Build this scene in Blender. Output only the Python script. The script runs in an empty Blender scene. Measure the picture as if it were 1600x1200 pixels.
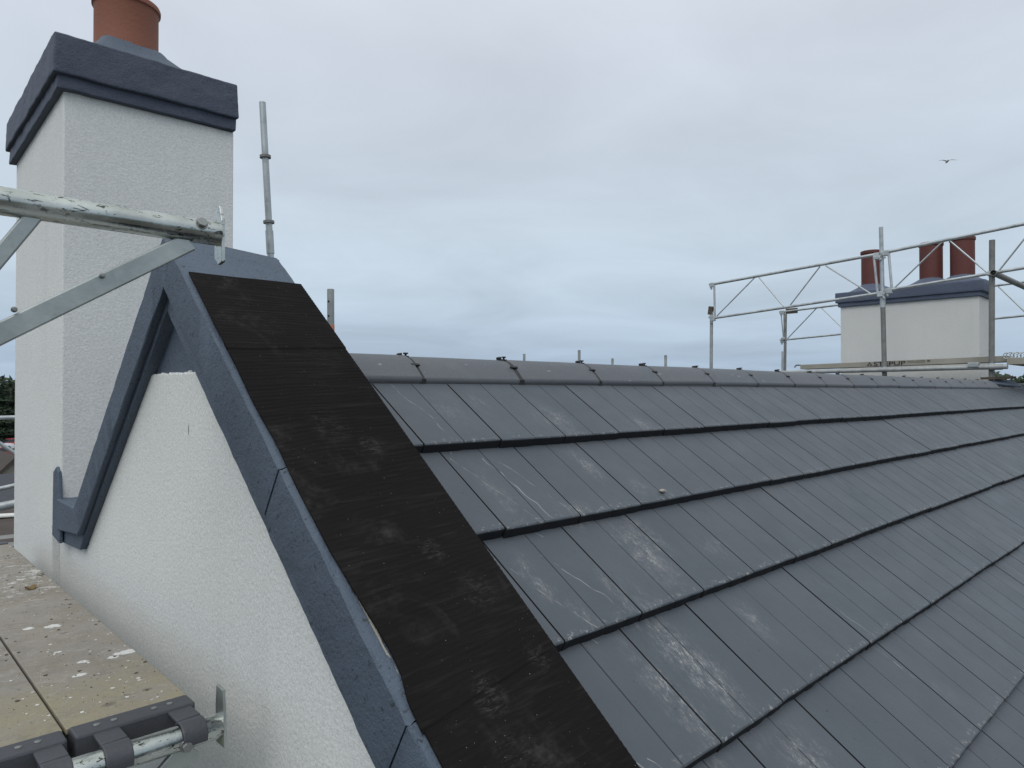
import bpy, math, random
from mathutils import Vector, Matrix, noise
random.seed(7)
PI = math.pi
S = bpy.context.scene
COL = S.collection
EYE = 8.0          # metres from the ground to the eye; everything is laid out about the eye, mostly by back-projecting image pixels, and raised at the end

# ------------------------------------------------------------------ camera
cd = bpy.data.cameras.new('camera')
cd.sensor_width = 36.0; cd.lens = 24.93; cd.clip_start = 0.05; cd.clip_end = 6000
cam = bpy.data.objects.new('camera', cd); COL.objects.link(cam)
cam.rotation_euler = (math.radians(90.61), 0, math.radians(46.135 - 90))
S.camera = cam

# ------------------------------------------------------------------ sky, sun, exposure
SUN_EL, SUN_AZ = math.radians(52), math.radians(207)     # azimuth of the sun in the XY plane
W = bpy.data.worlds.new('World'); S.world = W; W.use_nodes = True
nt = W.node_tree; nt.nodes.clear()
def wn(t, **k):
    n = nt.nodes.new(t)
    for a, b in k.items(): setattr(n, a, b)
    return n
def wl(a, b): nt.links.new(a, b)
def wmath(op, a, b=None):
    n = wn('ShaderNodeMath', operation=op)
    for i, v in enumerate((a, b)):
        if v is None: continue
        if isinstance(v, (int, float)): n.inputs[i].default_value = v
        else: wl(v, n.inputs[i])
    return n.outputs[0]
out = wn('ShaderNodeOutputWorld'); bg = wn('ShaderNodeBackground'); wl(bg.outputs[0], out.inputs[0])
bg.inputs[1].default_value = 1.0
tc = wn('ShaderNodeTexCoord'); sep = wn('ShaderNodeSeparateXYZ'); wl(tc.outputs['Generated'], sep.inputs[0])
zc = wmath('MAXIMUM', sep.outputs[2], 0.0)
den = wmath('ADD', zc, 0.10)
cmb = wn('ShaderNodeCombineXYZ')
wl(wmath('DIVIDE', sep.outputs[0], den), cmb.inputs[0]); wl(wmath('DIVIDE', sep.outputs[1], den), cmb.inputs[1])
n1 = wn('ShaderNodeTexNoise'); wl(cmb.outputs[0], n1.inputs['Vector'])
n1.inputs['Scale'].default_value = 0.75; n1.inputs['Detail'].default_value = 7; n1.inputs['Roughness'].default_value = 0.55; n1.inputs['Distortion'].default_value = 0.5
n2 = wn('ShaderNodeTexNoise'); wl(cmb.outputs[0], n2.inputs['Vector'])
n2.inputs['Scale'].default_value = 0.23; n2.inputs['Detail'].default_value = 4
ramp = wn('ShaderNodeValToRGB'); wl(zc, ramp.inputs[0]); cr = ramp.color_ramp
stops = [(0.0, (0.462, 0.579, 0.722)), (.035, (0.409, 0.518, 0.660)), (.085, (0.471, 0.580, 0.704)), (.15, (0.566, 0.671, 0.776)), (.25, (0.619, 0.709, 0.804)), (.42, (0.660, 0.719, 0.810)), (.62, (0.796, 0.854, 0.931)), (1.0, (0.963, 1.014, 1.020))]
cr.elements[0].position = stops[0][0]; cr.elements[0].color = (*stops[0][1], 1)
cr.elements[1].position = 1.0; cr.elements[1].color = (*stops[-1][1], 1)
for p, c in stops[1:-1]:
    e = cr.elements.new(p); e.color = (*c, 1)
f1 = wn('ShaderNodeMapRange'); wl(n1.outputs[0], f1.inputs[0])
for i, v in enumerate((.3, .7, .89, 1.11)): f1.inputs[i + 1].default_value = v
f2 = wn('ShaderNodeMapRange'); wl(n2.outputs[0], f2.inputs[0])
for i, v in enumerate((.3, .7, .93, 1.08)): f2.inputs[i + 1].default_value = v
mul = wn('ShaderNodeMixRGB', blend_type='MULTIPLY'); mul.inputs[0].default_value = 1
wl(ramp.outputs[0], mul.inputs[1]); wl(wmath('MULTIPLY', f1.outputs[0], f2.outputs[0]), mul.inputs[2])
sky = wn('ShaderNodeTexSky', sky_type='NISHITA'); sky.sun_disc = False
sky.sun_elevation = SUN_EL; sky.sun_rotation = PI / 2 - SUN_AZ
skm = wn('ShaderNodeMixRGB', blend_type='MULTIPLY'); skm.inputs[0].default_value = 1; skm.inputs[2].default_value = (.08, .08, .08, 1)
wl(sky.outputs[0], skm.inputs[1])
mx = wn('ShaderNodeMixRGB'); mx.inputs[0].default_value = 0.94
wl(skm.outputs[0], mx.inputs[1]); wl(mul.outputs[0], mx.inputs[2]); wl(mx.outputs[0], bg.inputs[0])

sl = bpy.data.lights.new('sun', 'SUN'); sl.energy = 1.3; sl.angle = math.radians(45); sl.color = (1, .97, .93)
sun = bpy.data.objects.new('sun', sl); COL.objects.link(sun)
sd = Vector((math.cos(SUN_EL) * math.cos(SUN_AZ), math.cos(SUN_EL) * math.sin(SUN_AZ), math.sin(SUN_EL)))
sun.rotation_euler = sd.to_track_quat('Z', 'Y').to_euler()
S.view_settings.view_transform = 'Standard'; S.view_settings.look = 'None'
S.view_settings.exposure = 0.0; S.view_settings.gamma = 1.0; S.view_settings.use_curve_mapping = False
S.render.engine = 'CYCLES'
S.cycles.max_bounces = 6; S.cycles.use_denoising = True

# ------------------------------------------------------------------ material helper
class Mt:
    def __init__(s, name, rough=.8, metal=0.0, spec=.5):
        s.m = bpy.data.materials.new(name); s.m.use_nodes = True; s.t = s.m.node_tree
        s.b = s.t.nodes['Principled BSDF']
        s.b.inputs['Roughness'].default_value = rough; s.b.inputs['Metallic'].default_value = metal
        s.b.inputs['Specular IOR Level'].default_value = spec
        s.g = s.n('ShaderNodeNewGeometry'); s.tc = s.n('ShaderNodeTexCoord')
        mp = s.n('ShaderNodeVectorMath', operation='SUBTRACT'); s.l(s.g.outputs['Position'], mp.inputs[0]); mp.inputs[1].default_value = (0, 0, EYE)
        s.pos = mp.outputs[0]
    def n(s, t, **k):
        n = s.t.nodes.new(t)
        for a, b in k.items(): setattr(n, a, b)
        return n
    def l(s, a, b): s.t.links.new(a, b)
    def put(s, sock, v):
        if isinstance(v, (int, float)): sock.default_value = v
        elif isinstance(v, tuple): sock.default_value = v if len(v) != 3 or sock.type == 'VECTOR' else (*v, 1)
        else: s.l(v, sock)
    def math(s, op, a, b=0.0, clamp=False):
        n = s.n('ShaderNodeMath', operation=op); n.use_clamp = clamp
        s.put(n.inputs[0], a); s.put(n.inputs[1], b); return n.outputs[0]
    def noise(s, scale, detail=3, rough=.5, vec=None, stretch=None, dist=0):
        v = vec or s.pos
        if stretch:
            mm = s.n('ShaderNodeVectorMath', operation='MULTIPLY'); s.l(v, mm.inputs[0]); mm.inputs[1].default_value = stretch; v = mm.outputs[0]
        n = s.n('ShaderNodeTexNoise'); s.l(v, n.inputs['Vector'])
        n.inputs['Scale'].default_value = scale; n.inputs['Detail'].default_value = detail; n.inputs['Roughness'].default_value = rough; n.inputs['Distortion'].default_value = dist
        return n.outputs[0]
    def rng(s, v, a, b, c=0.0, d=1.0, smooth=False):
        n = s.n('ShaderNodeMapRange'); n.clamp = True
        if smooth: n.interpolation_type = 'SMOOTHSTEP'
        s.put(n.inputs[0], v)
        for i, q in enumerate((a, b, c, d)): n.inputs[i + 1].default_value = q
        return n.outputs[0]
    def mix(s, f, a, b, mode='MIX'):
        n = s.n('ShaderNodeMixRGB', blend_type=mode); s.put(n.inputs[0], f); s.put(n.inputs[1], a); s.put(n.inputs[2], b); return n.outputs[0]
    def color(s, c): s.put(s.b.inputs['Base Color'], c)
    def rough(s, c): s.put(s.b.inputs['Roughness'], c)
    def bump(s, h, dist, strength=1.0):
        prev = s.b.inputs['Normal'].links[0].from_socket if s.b.inputs['Normal'].links else None
        n = s.n('ShaderNodeBump'); n.inputs['Strength'].default_value = strength; n.inputs['Distance'].default_value = dist
        s.put(n.inputs['Height'], h)
        if prev: s.l(prev, n.inputs['Normal'])
        s.l(n.outputs[0], s.b.inputs['Normal'])
    def rand(s):
        n = s.n('ShaderNodeObjectInfo'); return n.outputs['Random']
    def sepxyz(s, v):
        n = s.n('ShaderNodeSeparateXYZ'); s.l(v, n.inputs[0]); return n.outputs

M = {}
def plain(name, c, rough=.8, metal=0.0, var=.12, scale=8, bump=0.0):
    q = Mt(name, rough, metal)
    n = q.noise(scale, 5, .6)
    q.color(q.mix(1.0, c, q.mix(n, (1 - var,) * 3, (1 + var,) * 3), 'MULTIPLY'))
    if bump: q.bump(q.noise(scale * 12, 3), bump)
    M[name] = q.m; return q

# white spar-dash render
DRIP = (1.984, -.103)
def render_mat(name, c):
    q = Mt(name, .92, 0, .25)
    big = q.noise(1.1, 5, .6); grain = q.noise(115, 4, .75); fine = q.noise(170, 3, .7); mid = q.noise(70, 2, .5)
    vstain = q.noise(5, 4, .6, stretch=(1.6, 1.6, .25))
    col = q.mix(q.rng(big, .3, .7), tuple(x * .95 for x in c), tuple(x * 1.03 for x in c))
    col = q.mix(q.rng(vstain, .55, .8, 0, .22), col, (c[0] * .72, c[1] * .74, c[2] * .73))
    col = q.mix(1.0, col, q.mix(q.rng(grain, .3, .7), (.84, .84, .84), (1.10, 1.10, 1.10)), 'MULTIPLY')
    col = q.mix(q.rng(fine, .30, .42, .3, 0), col, (.3, .3, .3))  # holes of the roughcast darkened: relief shade painted into the colour
    if name == 'render_white':      # short rusty drip on the gable
        px_, py_, pz_ = q.sepxyz(q.pos)
        dy_ = q.math('DIVIDE', q.math('SUBTRACT', py_, DRIP[0]), .0035); dz_ = q.math('DIVIDE', q.math('SUBTRACT', pz_, DRIP[1]), .016)
        dd = q.math('ADD', q.math('MULTIPLY', dy_, dy_), q.math('MULTIPLY', dz_, dz_))
        col = q.mix(q.math('MULTIPLY', q.rng(dd, .4, 1.3, .8, 0), q.rng(px_, .68, .72, 1, 1)), col, (.06, .05, .045))
    q.color(col)
    q.bump(grain, .0045, .6); q.bump(mid, .004, .25)
    M[name] = q.m
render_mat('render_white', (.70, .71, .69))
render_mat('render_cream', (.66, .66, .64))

# blue masonry paint on cement
def blue_mat(name, c, pits=1.0):
    q = Mt(name, .62, 0, .4)
    big = q.noise(3.2, 5, .6); fine = q.noise(150, 4, .65); lump = q.noise(28, 4, .6)
    pit = q.noise(75, 3, .7)
    col = q.mix(q.rng(big, .3, .7), tuple(x * .92 for x in c), tuple(x * 1.06 for x in c))
    pm = q.rng(pit, .33, .39, 1, 0)
    col = q.mix(q.math('MULTIPLY', pm, .75 * pits), col, (.02, .024, .03))
    sp = q.noise(210, 1, .5)
    col = q.mix(q.rng(sp, .74, .78, 0, .25), col, (.3, .33, .37))
    q.color(col)
    q.bump(lump, .006, .7); q.bump(fine, .004, .8); q.bump(pm, .004, -.9)
    M[name] = q.m
blue_mat('blue_paint', (.078, .103, .140))
blue_mat('blue_cap', (.066, .080, .113), .8)
blue_mat('blue_far', (.085, .105, .155), .3)

# concrete roof tile
Wt = .2986
def slate_mat():
    q = Mt('slate', .55, 0, .36)
    rnd = q.rand(); x, y, z = q.sepxyz(q.pos)
    lx, ly, lz = q.sepxyz(q.tc.outputs['Object'])
    n1 = q.noise(6, 5, .6); n2 = q.noise(160, 3, .6); n3 = q.noise(1.3, 3, .5)
    c = q.mix(rnd, (.070, .084, .098), (.079, .091, .104))
    c = q.mix(q.rng(n1, .35, .75, 0, .5), c, (.064, .076, .090))
    c = q.mix(q.rng(n3, .45, .7, 0, .45), c, (.083, .088, .098))
    c = q.mix(q.rng(n2, .25, .4, .3, 0), c, (.05, .055, .06))
    # dried dust that came off boots and buckets
    blobs = [(1.72, 1.24, .05, .09, 1.0), (1.80, 1.28, .045, .07, .6), (1.275, 1.245, .028, .055, .75), (1.325, 1.13, .026, .035, .6), (1.815, 1.535, .03, .06, .8),
             (1.58, 1.375, .05, .022, .7), (1.85, 1.70, .055, .06, .75), (1.56, .98, .05, .12, 1.1), (1.60, .94, .04, .08, .7), (1.41, .93, .03, .11, 1.0), (1.93, 1.0, .03, .05, .6),
             (1.68, .74, .06, .06, .7), (1.50, 1.14, .022, .07, .5), (1.41, 1.76, .05, .05, .3), (1.57, 1.80, .04, .04, .35), (2.05, 1.20, .05, .05, .35), (1.36, 1.46, .03, .09, .35), (2.3, 1.66, .05, .05, .4), (1.95, 1.42, .03, .04, .35)]
    acc = None
    wob = q.math('MULTIPLY', q.math('SUBTRACT', q.noise(14, 3), .5), .09)
    xs = q.math('ADD', x, wob)
    for bx, by, rx, ry, st in blobs:
        dx = q.math('DIVIDE', q.math('SUBTRACT', xs, bx), rx)
        dy = q.math('DIVIDE', q.math('SUBTRACT', y, by), ry)
        d = q.math('ADD', q.math('MULTIPLY', dx, dx), q.math('MULTIPLY', dy, dy))
        e = q.math('MULTIPLY', q.math('POWER', 2.71828, q.math('MULTIPLY', d, -1.0)), st)
        acc = e if acc is None else q.math('MAXIMUM', acc, e)
    wild = q.rng(q.noise(3.1, 3, .6), .64, .80, 0, .3)
    acc = q.math('MAXIMUM', acc, q.math('MULTIPLY', wild, q.rng(x, 1.5, 5.0, 1, .25)))
    streak = q.noise(1.0, 5, .7, stretch=(260, 62, 62), dist=1.2)
    blot = q.noise(34, 5, .7, stretch=(1.6, .8, .8))
    sm = q.math('MULTIPLY', q.rng(streak, .50, .62), q.rng(blot, .42, .58))
    film = q.math('MULTIPLY', q.math('MULTIPLY', acc, q.rng(blot, .35, .65)), .15)
    c = q.mix(q.math('ADD', q.math('MULTIPLY', acc, sm), film, True), c, (.40, .40, .385))
    # thin drag marks
    segs = [((1.28, 1.888), (1.331, 1.723)), ((1.331, 1.723), (1.321, 1.627)), ((1.30, 1.61), (1.42, 1.35)), ((1.42, 1.60), (1.46, 1.37)), ((1.47, 1.58), (1.55, 1.39)),
            ((1.20, 1.33), (1.33, 1.09)), ((1.36, 1.30), (1.46, 1.10)), ((1.10, 1.07), (1.20, .80)), ((1.21, .86), (1.31, .72)), ((3.37, 1.37), (3.39, 1.345)), ((3.385, 1.36), (3.37, 1.28)), ((2.35, .95), (2.42, .72))]
    ln = None
    w2 = q.math('MULTIPLY', q.math('SUBTRACT', q.noise(9, 2), .5), .05)
    xw = q.math('ADD', x, w2)
    for (ax, ay), (bx, by) in segs:
        ex, ey = bx - ax, by - ay; L = ex * ex + ey * ey
        px = q.math('SUBTRACT', xw, ax); py = q.math('SUBTRACT', y, ay)
        t = q.math('DIVIDE', q.math('ADD', q.math('MULTIPLY', px, ex), q.math('MULTIPLY', py, ey)), L, True)
        qx = q.math('SUBTRACT', px, q.math('MULTIPLY', t, ex)); qy = q.math('SUBTRACT', py, q.math('MULTIPLY', t, ey))
        d = q.math('ADD', q.math('MULTIPLY', qx, qx), q.math('MULTIPLY', qy, qy))
        ln = d if ln is None else q.math('MINIMUM', ln, d)
    lm = q.math('MULTIPLY', q.rng(ln, 0.0, 3.0e-6, 1, 0), q.rng(q.noise(30, 3), .38, .6, .0, .6))
    c = q.mix(lm, c, (.42, .42, .41))
    # pale chips along the lower edge
    edge = q.math('MULTIPLY', q.math('MULTIPLY', q.rng(ly, .0, .03, 1, 0), q.rng(lz, -.004, -.002, 0, 1)), q.rng(q.noise(75, 3, .6), .58, .66, 0, .7))
    c = q.mix(edge, c, (.36, .355, .34))
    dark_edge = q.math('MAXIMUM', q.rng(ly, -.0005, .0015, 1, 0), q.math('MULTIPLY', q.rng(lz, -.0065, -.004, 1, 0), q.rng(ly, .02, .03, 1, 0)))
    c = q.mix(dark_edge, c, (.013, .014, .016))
    # joints and middle groove darkened: packed dirt plus gap shade put into the colour
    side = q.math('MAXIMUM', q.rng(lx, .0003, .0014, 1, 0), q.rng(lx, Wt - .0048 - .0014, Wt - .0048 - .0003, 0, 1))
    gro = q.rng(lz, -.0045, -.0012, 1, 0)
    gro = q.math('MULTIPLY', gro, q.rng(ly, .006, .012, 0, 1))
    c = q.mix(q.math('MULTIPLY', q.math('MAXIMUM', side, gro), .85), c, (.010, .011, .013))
    # dark specks
    c = q.mix(q.rng(q.noise(60, 2, .5), .73, .77, 0, .6), c, (.03, .032, .034))
    q.color(c)
    q.rough(q.math('MAXIMUM', q.rng(n1, .3, .7, .46, .60), q.math('MULTIPLY', dark_edge, .95)))
    q.bump(n2, .0012, .5); q.bump(q.noise(40, 4, .6), .002, .35); q.bump(dark_edge, 0.0, 0)
    M['slate'] = q.m
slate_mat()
q = Mt('ridge', .6, 0, .4)
c = q.mix(q.rand(), (.098, .109, .122), (.114, .122, .134))
c = q.mix(q.rng(q.noise(230, 3, .7), .3, .45, .65, 0), c, (.04, .042, .046))
c = q.mix(q.rng(q.noise(7, 5, .6), .55, .75, 0, .45), c, (.15, .152, .158))
c = q.mix(q.rng(q.noise(50, 3, .6, stretch=(.25, 1, 1)), .68, .74, 0, .5), c, (.36, .36, .35))
q.color(c); q.bump(q.noise(210, 3, .6), .003, .6); M['ridge'] = q.m
plain('black_plastic', (.012, .012, .013), .5)
plain('underlay', (.02, .02, .022), .9)

# ribbed black felt
q = Mt('felt', .9, 0, .10)
x, y, z = q.sepxyz(q.pos)
c = q.mix(q.rng(q.noise(2.3, 4, .6), .3, .7), (.0072, .0066, .0067), (.0115, .0104, .0104))
sm = q.math('MULTIPLY', q.rng(q.noise(5.5, 4, .65, dist=.7), .54, .76), q.rng(q.noise(60, 4, .7), .34, .62))
c = q.mix(q.math('MULTIPLY', sm, .45), c, (.075, .07, .068))
bl = None
for bx, by, r, st in [(.80, .885, .04, .55), (.86, 1.12, .03, .45), (.9, 1.03, .05, .3), (.80, 1.42, .06, .3), (.87, 1.36, .03, .6), (.90, 1.62, .06, .2), (.80, 1.72, .05, .18), (.79, .80, .06, .22), (.93, .9, .03, .5)]:
    dx = q.math('SUBTRACT', x, bx); dy = q.math('SUBTRACT', y, by)
    d = q.math('ADD', q.math('MULTIPLY', dx, dx), q.math('MULTIPLY', dy, dy))
    e = q.math('MULTIPLY', q.rng(d, 0, r * r, 1, 0, True), st)
    bl = e if bl is None else q.math('MAXIMUM', bl, e)
c = q.mix(q.math('MULTIPLY', q.math('MULTIPLY', bl, .36), q.rng(q.noise(70, 5, .75, stretch=(.6, 1.8, 1.8), dist=1.0), .48, .66)), c, (.20, .19, .185))
rib = q.noise(1.0, 3, .6, stretch=(5, 95, 95))
c = q.mix(q.rng(rib, .55, .8, 0, .14), c, (.08, .075, .073))
spk = q.noise(330, 1, .5)
c = q.mix(q.rng(spk, .79, .82, 0, .75), c, (.42, .40, .37))
q.color(c); q.bump(q.noise(180, 3), .0012, .6); q.bump(rib, .004, .6); M['felt'] = q.m

def galv(name, c=(.40, .43, .43), rough=.42, metal=.75, flakes=0.0, rust=0.15, stretch=(1, 1, 1)):
    q = Mt(name, rough, metal, .5)
    n = q.noise(9, 5, .65); n2 = q.noise(60, 3, .6)
    col = q.mix(q.rng(n, .3, .7), tuple(v * .72 for v in c), tuple(min(1, v * 1.25) for v in c))
    col = q.mix(q.rng(n2, .62, .8, 0, .4), col, (.18, .19, .19))
    if flakes:
        fl = q.noise(75, 4, .7, stretch=stretch, dist=.8)
        col = q.mix(q.rng(fl, .585, .625, 0, flakes), col, (.035, .035, .032))
        wh = q.noise(16, 4, .6, stretch=stretch)
        wm = q.rng(wh, .5, .66, 0, .35)
        col = q.mix(wm, col, (.62, .63, .60))
        q.put(q.b.inputs['Metallic'], q.rng(wh, .5, .66, metal, .55))
    col = q.mix(q.rng(q.noise(23, 4, .7), .70, .78, 0, rust), col, (.13, .065, .03))
    q.color(col); q.rough(q.rng(n, .3, .7, rough - .08, rough + .14)); q.bump(n2, .0008, .4)
    M[name] = q.m
galv('galv', rust=.3)
galv('galv_pale', (.43, .46, .47), .45, .6)
galv('galv_painted', (.45, .48, .455), .2, 1.0, flakes=.95, rust=.9, stretch=(.55, 1.5, 1.5))
galv('galv_bar', (.39, .42, .405), .34, .75, rust=.5)
galv('tube_dull', (.20, .20, .19), .6, .3, rust=.4)
galv('tube_worn', (.33, .345, .34), .55, .45, rust=.4)
plain('orange_tape', (.55, .20, .10), .7)
plain('dark_steel', (.075, .078, .088), .55, .35, .25, 12, .001)
plain('bolt', (.26, .27, .26), .45, .7, .3, 40)
plain('terracotta', (.24, .088, .052), .7, 0, .14, 6, .0015)
plain('pot_red', (.105, .028, .022), .65, 0, .25, 6, .0015)
plain('lead_grey', (.13, .16, .21), .7, 0, .2, 10, .003)
plain('timber_brown', (.085, .066, .05), .85, 0, .3, 20, .003)
plain('mortar', (.38, .36, .31), .9, 0, .25, 60, .003)
plain('dead_leaf', (.16, .10, .03), .7, 0, .3, 60)
plain('gull_white', (.58, .59, .61), .8)
plain('ink', (.02, .02, .022), .8)
plain('black_rubber', (.02, .02, .02), .8)
plain('glass_dark', (.02, .025, .03), .1)
plain('car_white', (.75, .75, .75), .3); plain('car_red', (.35, .03, .04), .3); plain('car_dark_red', (.22, .03, .03), .35)
plain('bark', (.07, .05, .035), .9)
plain('conifer_leaf', (.018, .034, .016), .8, 0, .5, 2.0)
plain('wood_leaf', (.035, .055, .028), .8, 0, .5, .3)
plain('stone_wall', (.30, .275, .235), .9, 0, .3, 3, .02)
plain('brown_tile', (.055, .043, .036), .85, 0, .35, 5, .01)
plain('dark_tile', (.045, .048, .06), .7, 0, .2, 5, .005)
plain('sheet_grey', (.19, .185, .175), .7, 0, .3, 6, .004)
plain('flashing_white', (.62, .61, .57), .8, 0, .1, 5)
plain('asphalt', (.06, .062, .065), .9, 0, .2, .5)
q = Mt('ground', .95)
c = q.mix(q.rng(q.noise(.012, 5, .6), .45, .55), (.055, .075, .035), (.10, .098, .09)); q.color(c); M['ground'] = q.m

# trodden plywood scaffold deck
q = Mt('deck', .88, 0, .3)
x, y, z = q.sepxyz(q.pos)
c = q.mix(q.rng(q.noise(4, 5, .65), .3, .7), (.215, .19, .155), (.30, .275, .235))
clean = q.rng(y, 1.72, 1.95, 1, 0, True)
c = q.mix(q.rng(q.noise(9, 5, .65), .42, .68, 0, .65), c, (.30, .285, .265))
c = q.mix(q.math('MULTIPLY', clean, q.rng(q.noise(11, 4, .6), .35, .6, .3, 1)), c, (.29, .262, .185))
c = q.mix(q.rng(q.noise(15, 6, .75, stretch=(.9, 1, 1)), .52, .72, 0, .45), c, (.14, .13, .115))
c = q.mix(q.rng(q.noise(24, 6, .75, stretch=(.9, 1, 1), dist=.6), .56, .72, 0, .5), c, (.42, .41, .39))
c = q.mix(q.rng(q.noise(58, 5, .75, stretch=(.5, 1.2, 1)), .63, .67, 0, .75), c, (.075, .068, .06))
c = q.mix(q.rng(q.noise(75, 4, .75, stretch=(.6, 1.2, 1)), .66, .69, 0, .7), c, (.58, .58, .56))
c = q.mix(q.rng(q.noise(26, 4, .7, stretch=(.6, 1, 1)), .69, .72, 0, .75), c, (.62, .62, .60))
pile = q.math('MULTIPLY', q.rng(q.math('ABSOLUTE', q.math('SUBTRACT', y, 2.95)), 0, .45, 1, 0), q.rng(q.noise(38, 4, .7, stretch=(.6, 1, 1)), .56, .60, 0, 1))
c = q.mix(pile, c, (.66, .66, .64))
for bx, by, rx, ry in [(.446, 2.285, .022, .018), (.393, 2.309, .012, .014), (.533, 1.935, .030, .018), (.50, 1.92, .014, .010), (.44, 1.937, .012, .010), (.413, 1.85, .014, .010), (.41, 2.05, .010, .006)]:
    dx = q.math('DIVIDE', q.math('SUBTRACT', x, bx), rx); dy = q.math('DIVIDE', q.math('SUBTRACT', y, by), ry)
    d = q.math('ADD', q.math('ADD', q.math('MULTIPLY', dx, dx), q.math('MULTIPLY', dy, dy)), q.math('MULTIPLY', q.math('SUBTRACT', q.noise(70, 3), .5), 3.0))
    c = q.mix(q.rng(d, .7, 1.0, .85, 0), c, (.70, .70, .68))
for bx, by, r in [(.42, 1.635, .016), (.50, 1.66, .013), (.455, 2.2, .012)]:
    dx = q.math('SUBTRACT', x, bx); dy = q.math('SUBTRACT', y, by)
    d = q.math('ADD', q.math('MULTIPLY', dx, dx), q.math('MULTIPLY', q.math('MULTIPLY', dy, dy), 2.0))
    c = q.mix(q.rng(d, .3 * r * r, r * r, .6, 0), c, (.12, .105, .095))
c = q.mix(q.rng(q.noise(240, 2, .5), .35, .45, .25, 0), c, (.12, .11, .09))
q.color(c); q.bump(q.noise(220, 3), .0012, .5); q.bump(q.noise(26, 4, .7), .002, .4); M['deck'] = q.m
q = Mt('board_beige', .9)
x, y, z = q.sepxyz(q.pos)
c = q.mix(q.rng(q.noise(3, 4, .6), .3, .7), (.25, .24, .20), (.34, .325, .28)); q.color(c); M['board_beige'] = q.m

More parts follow.
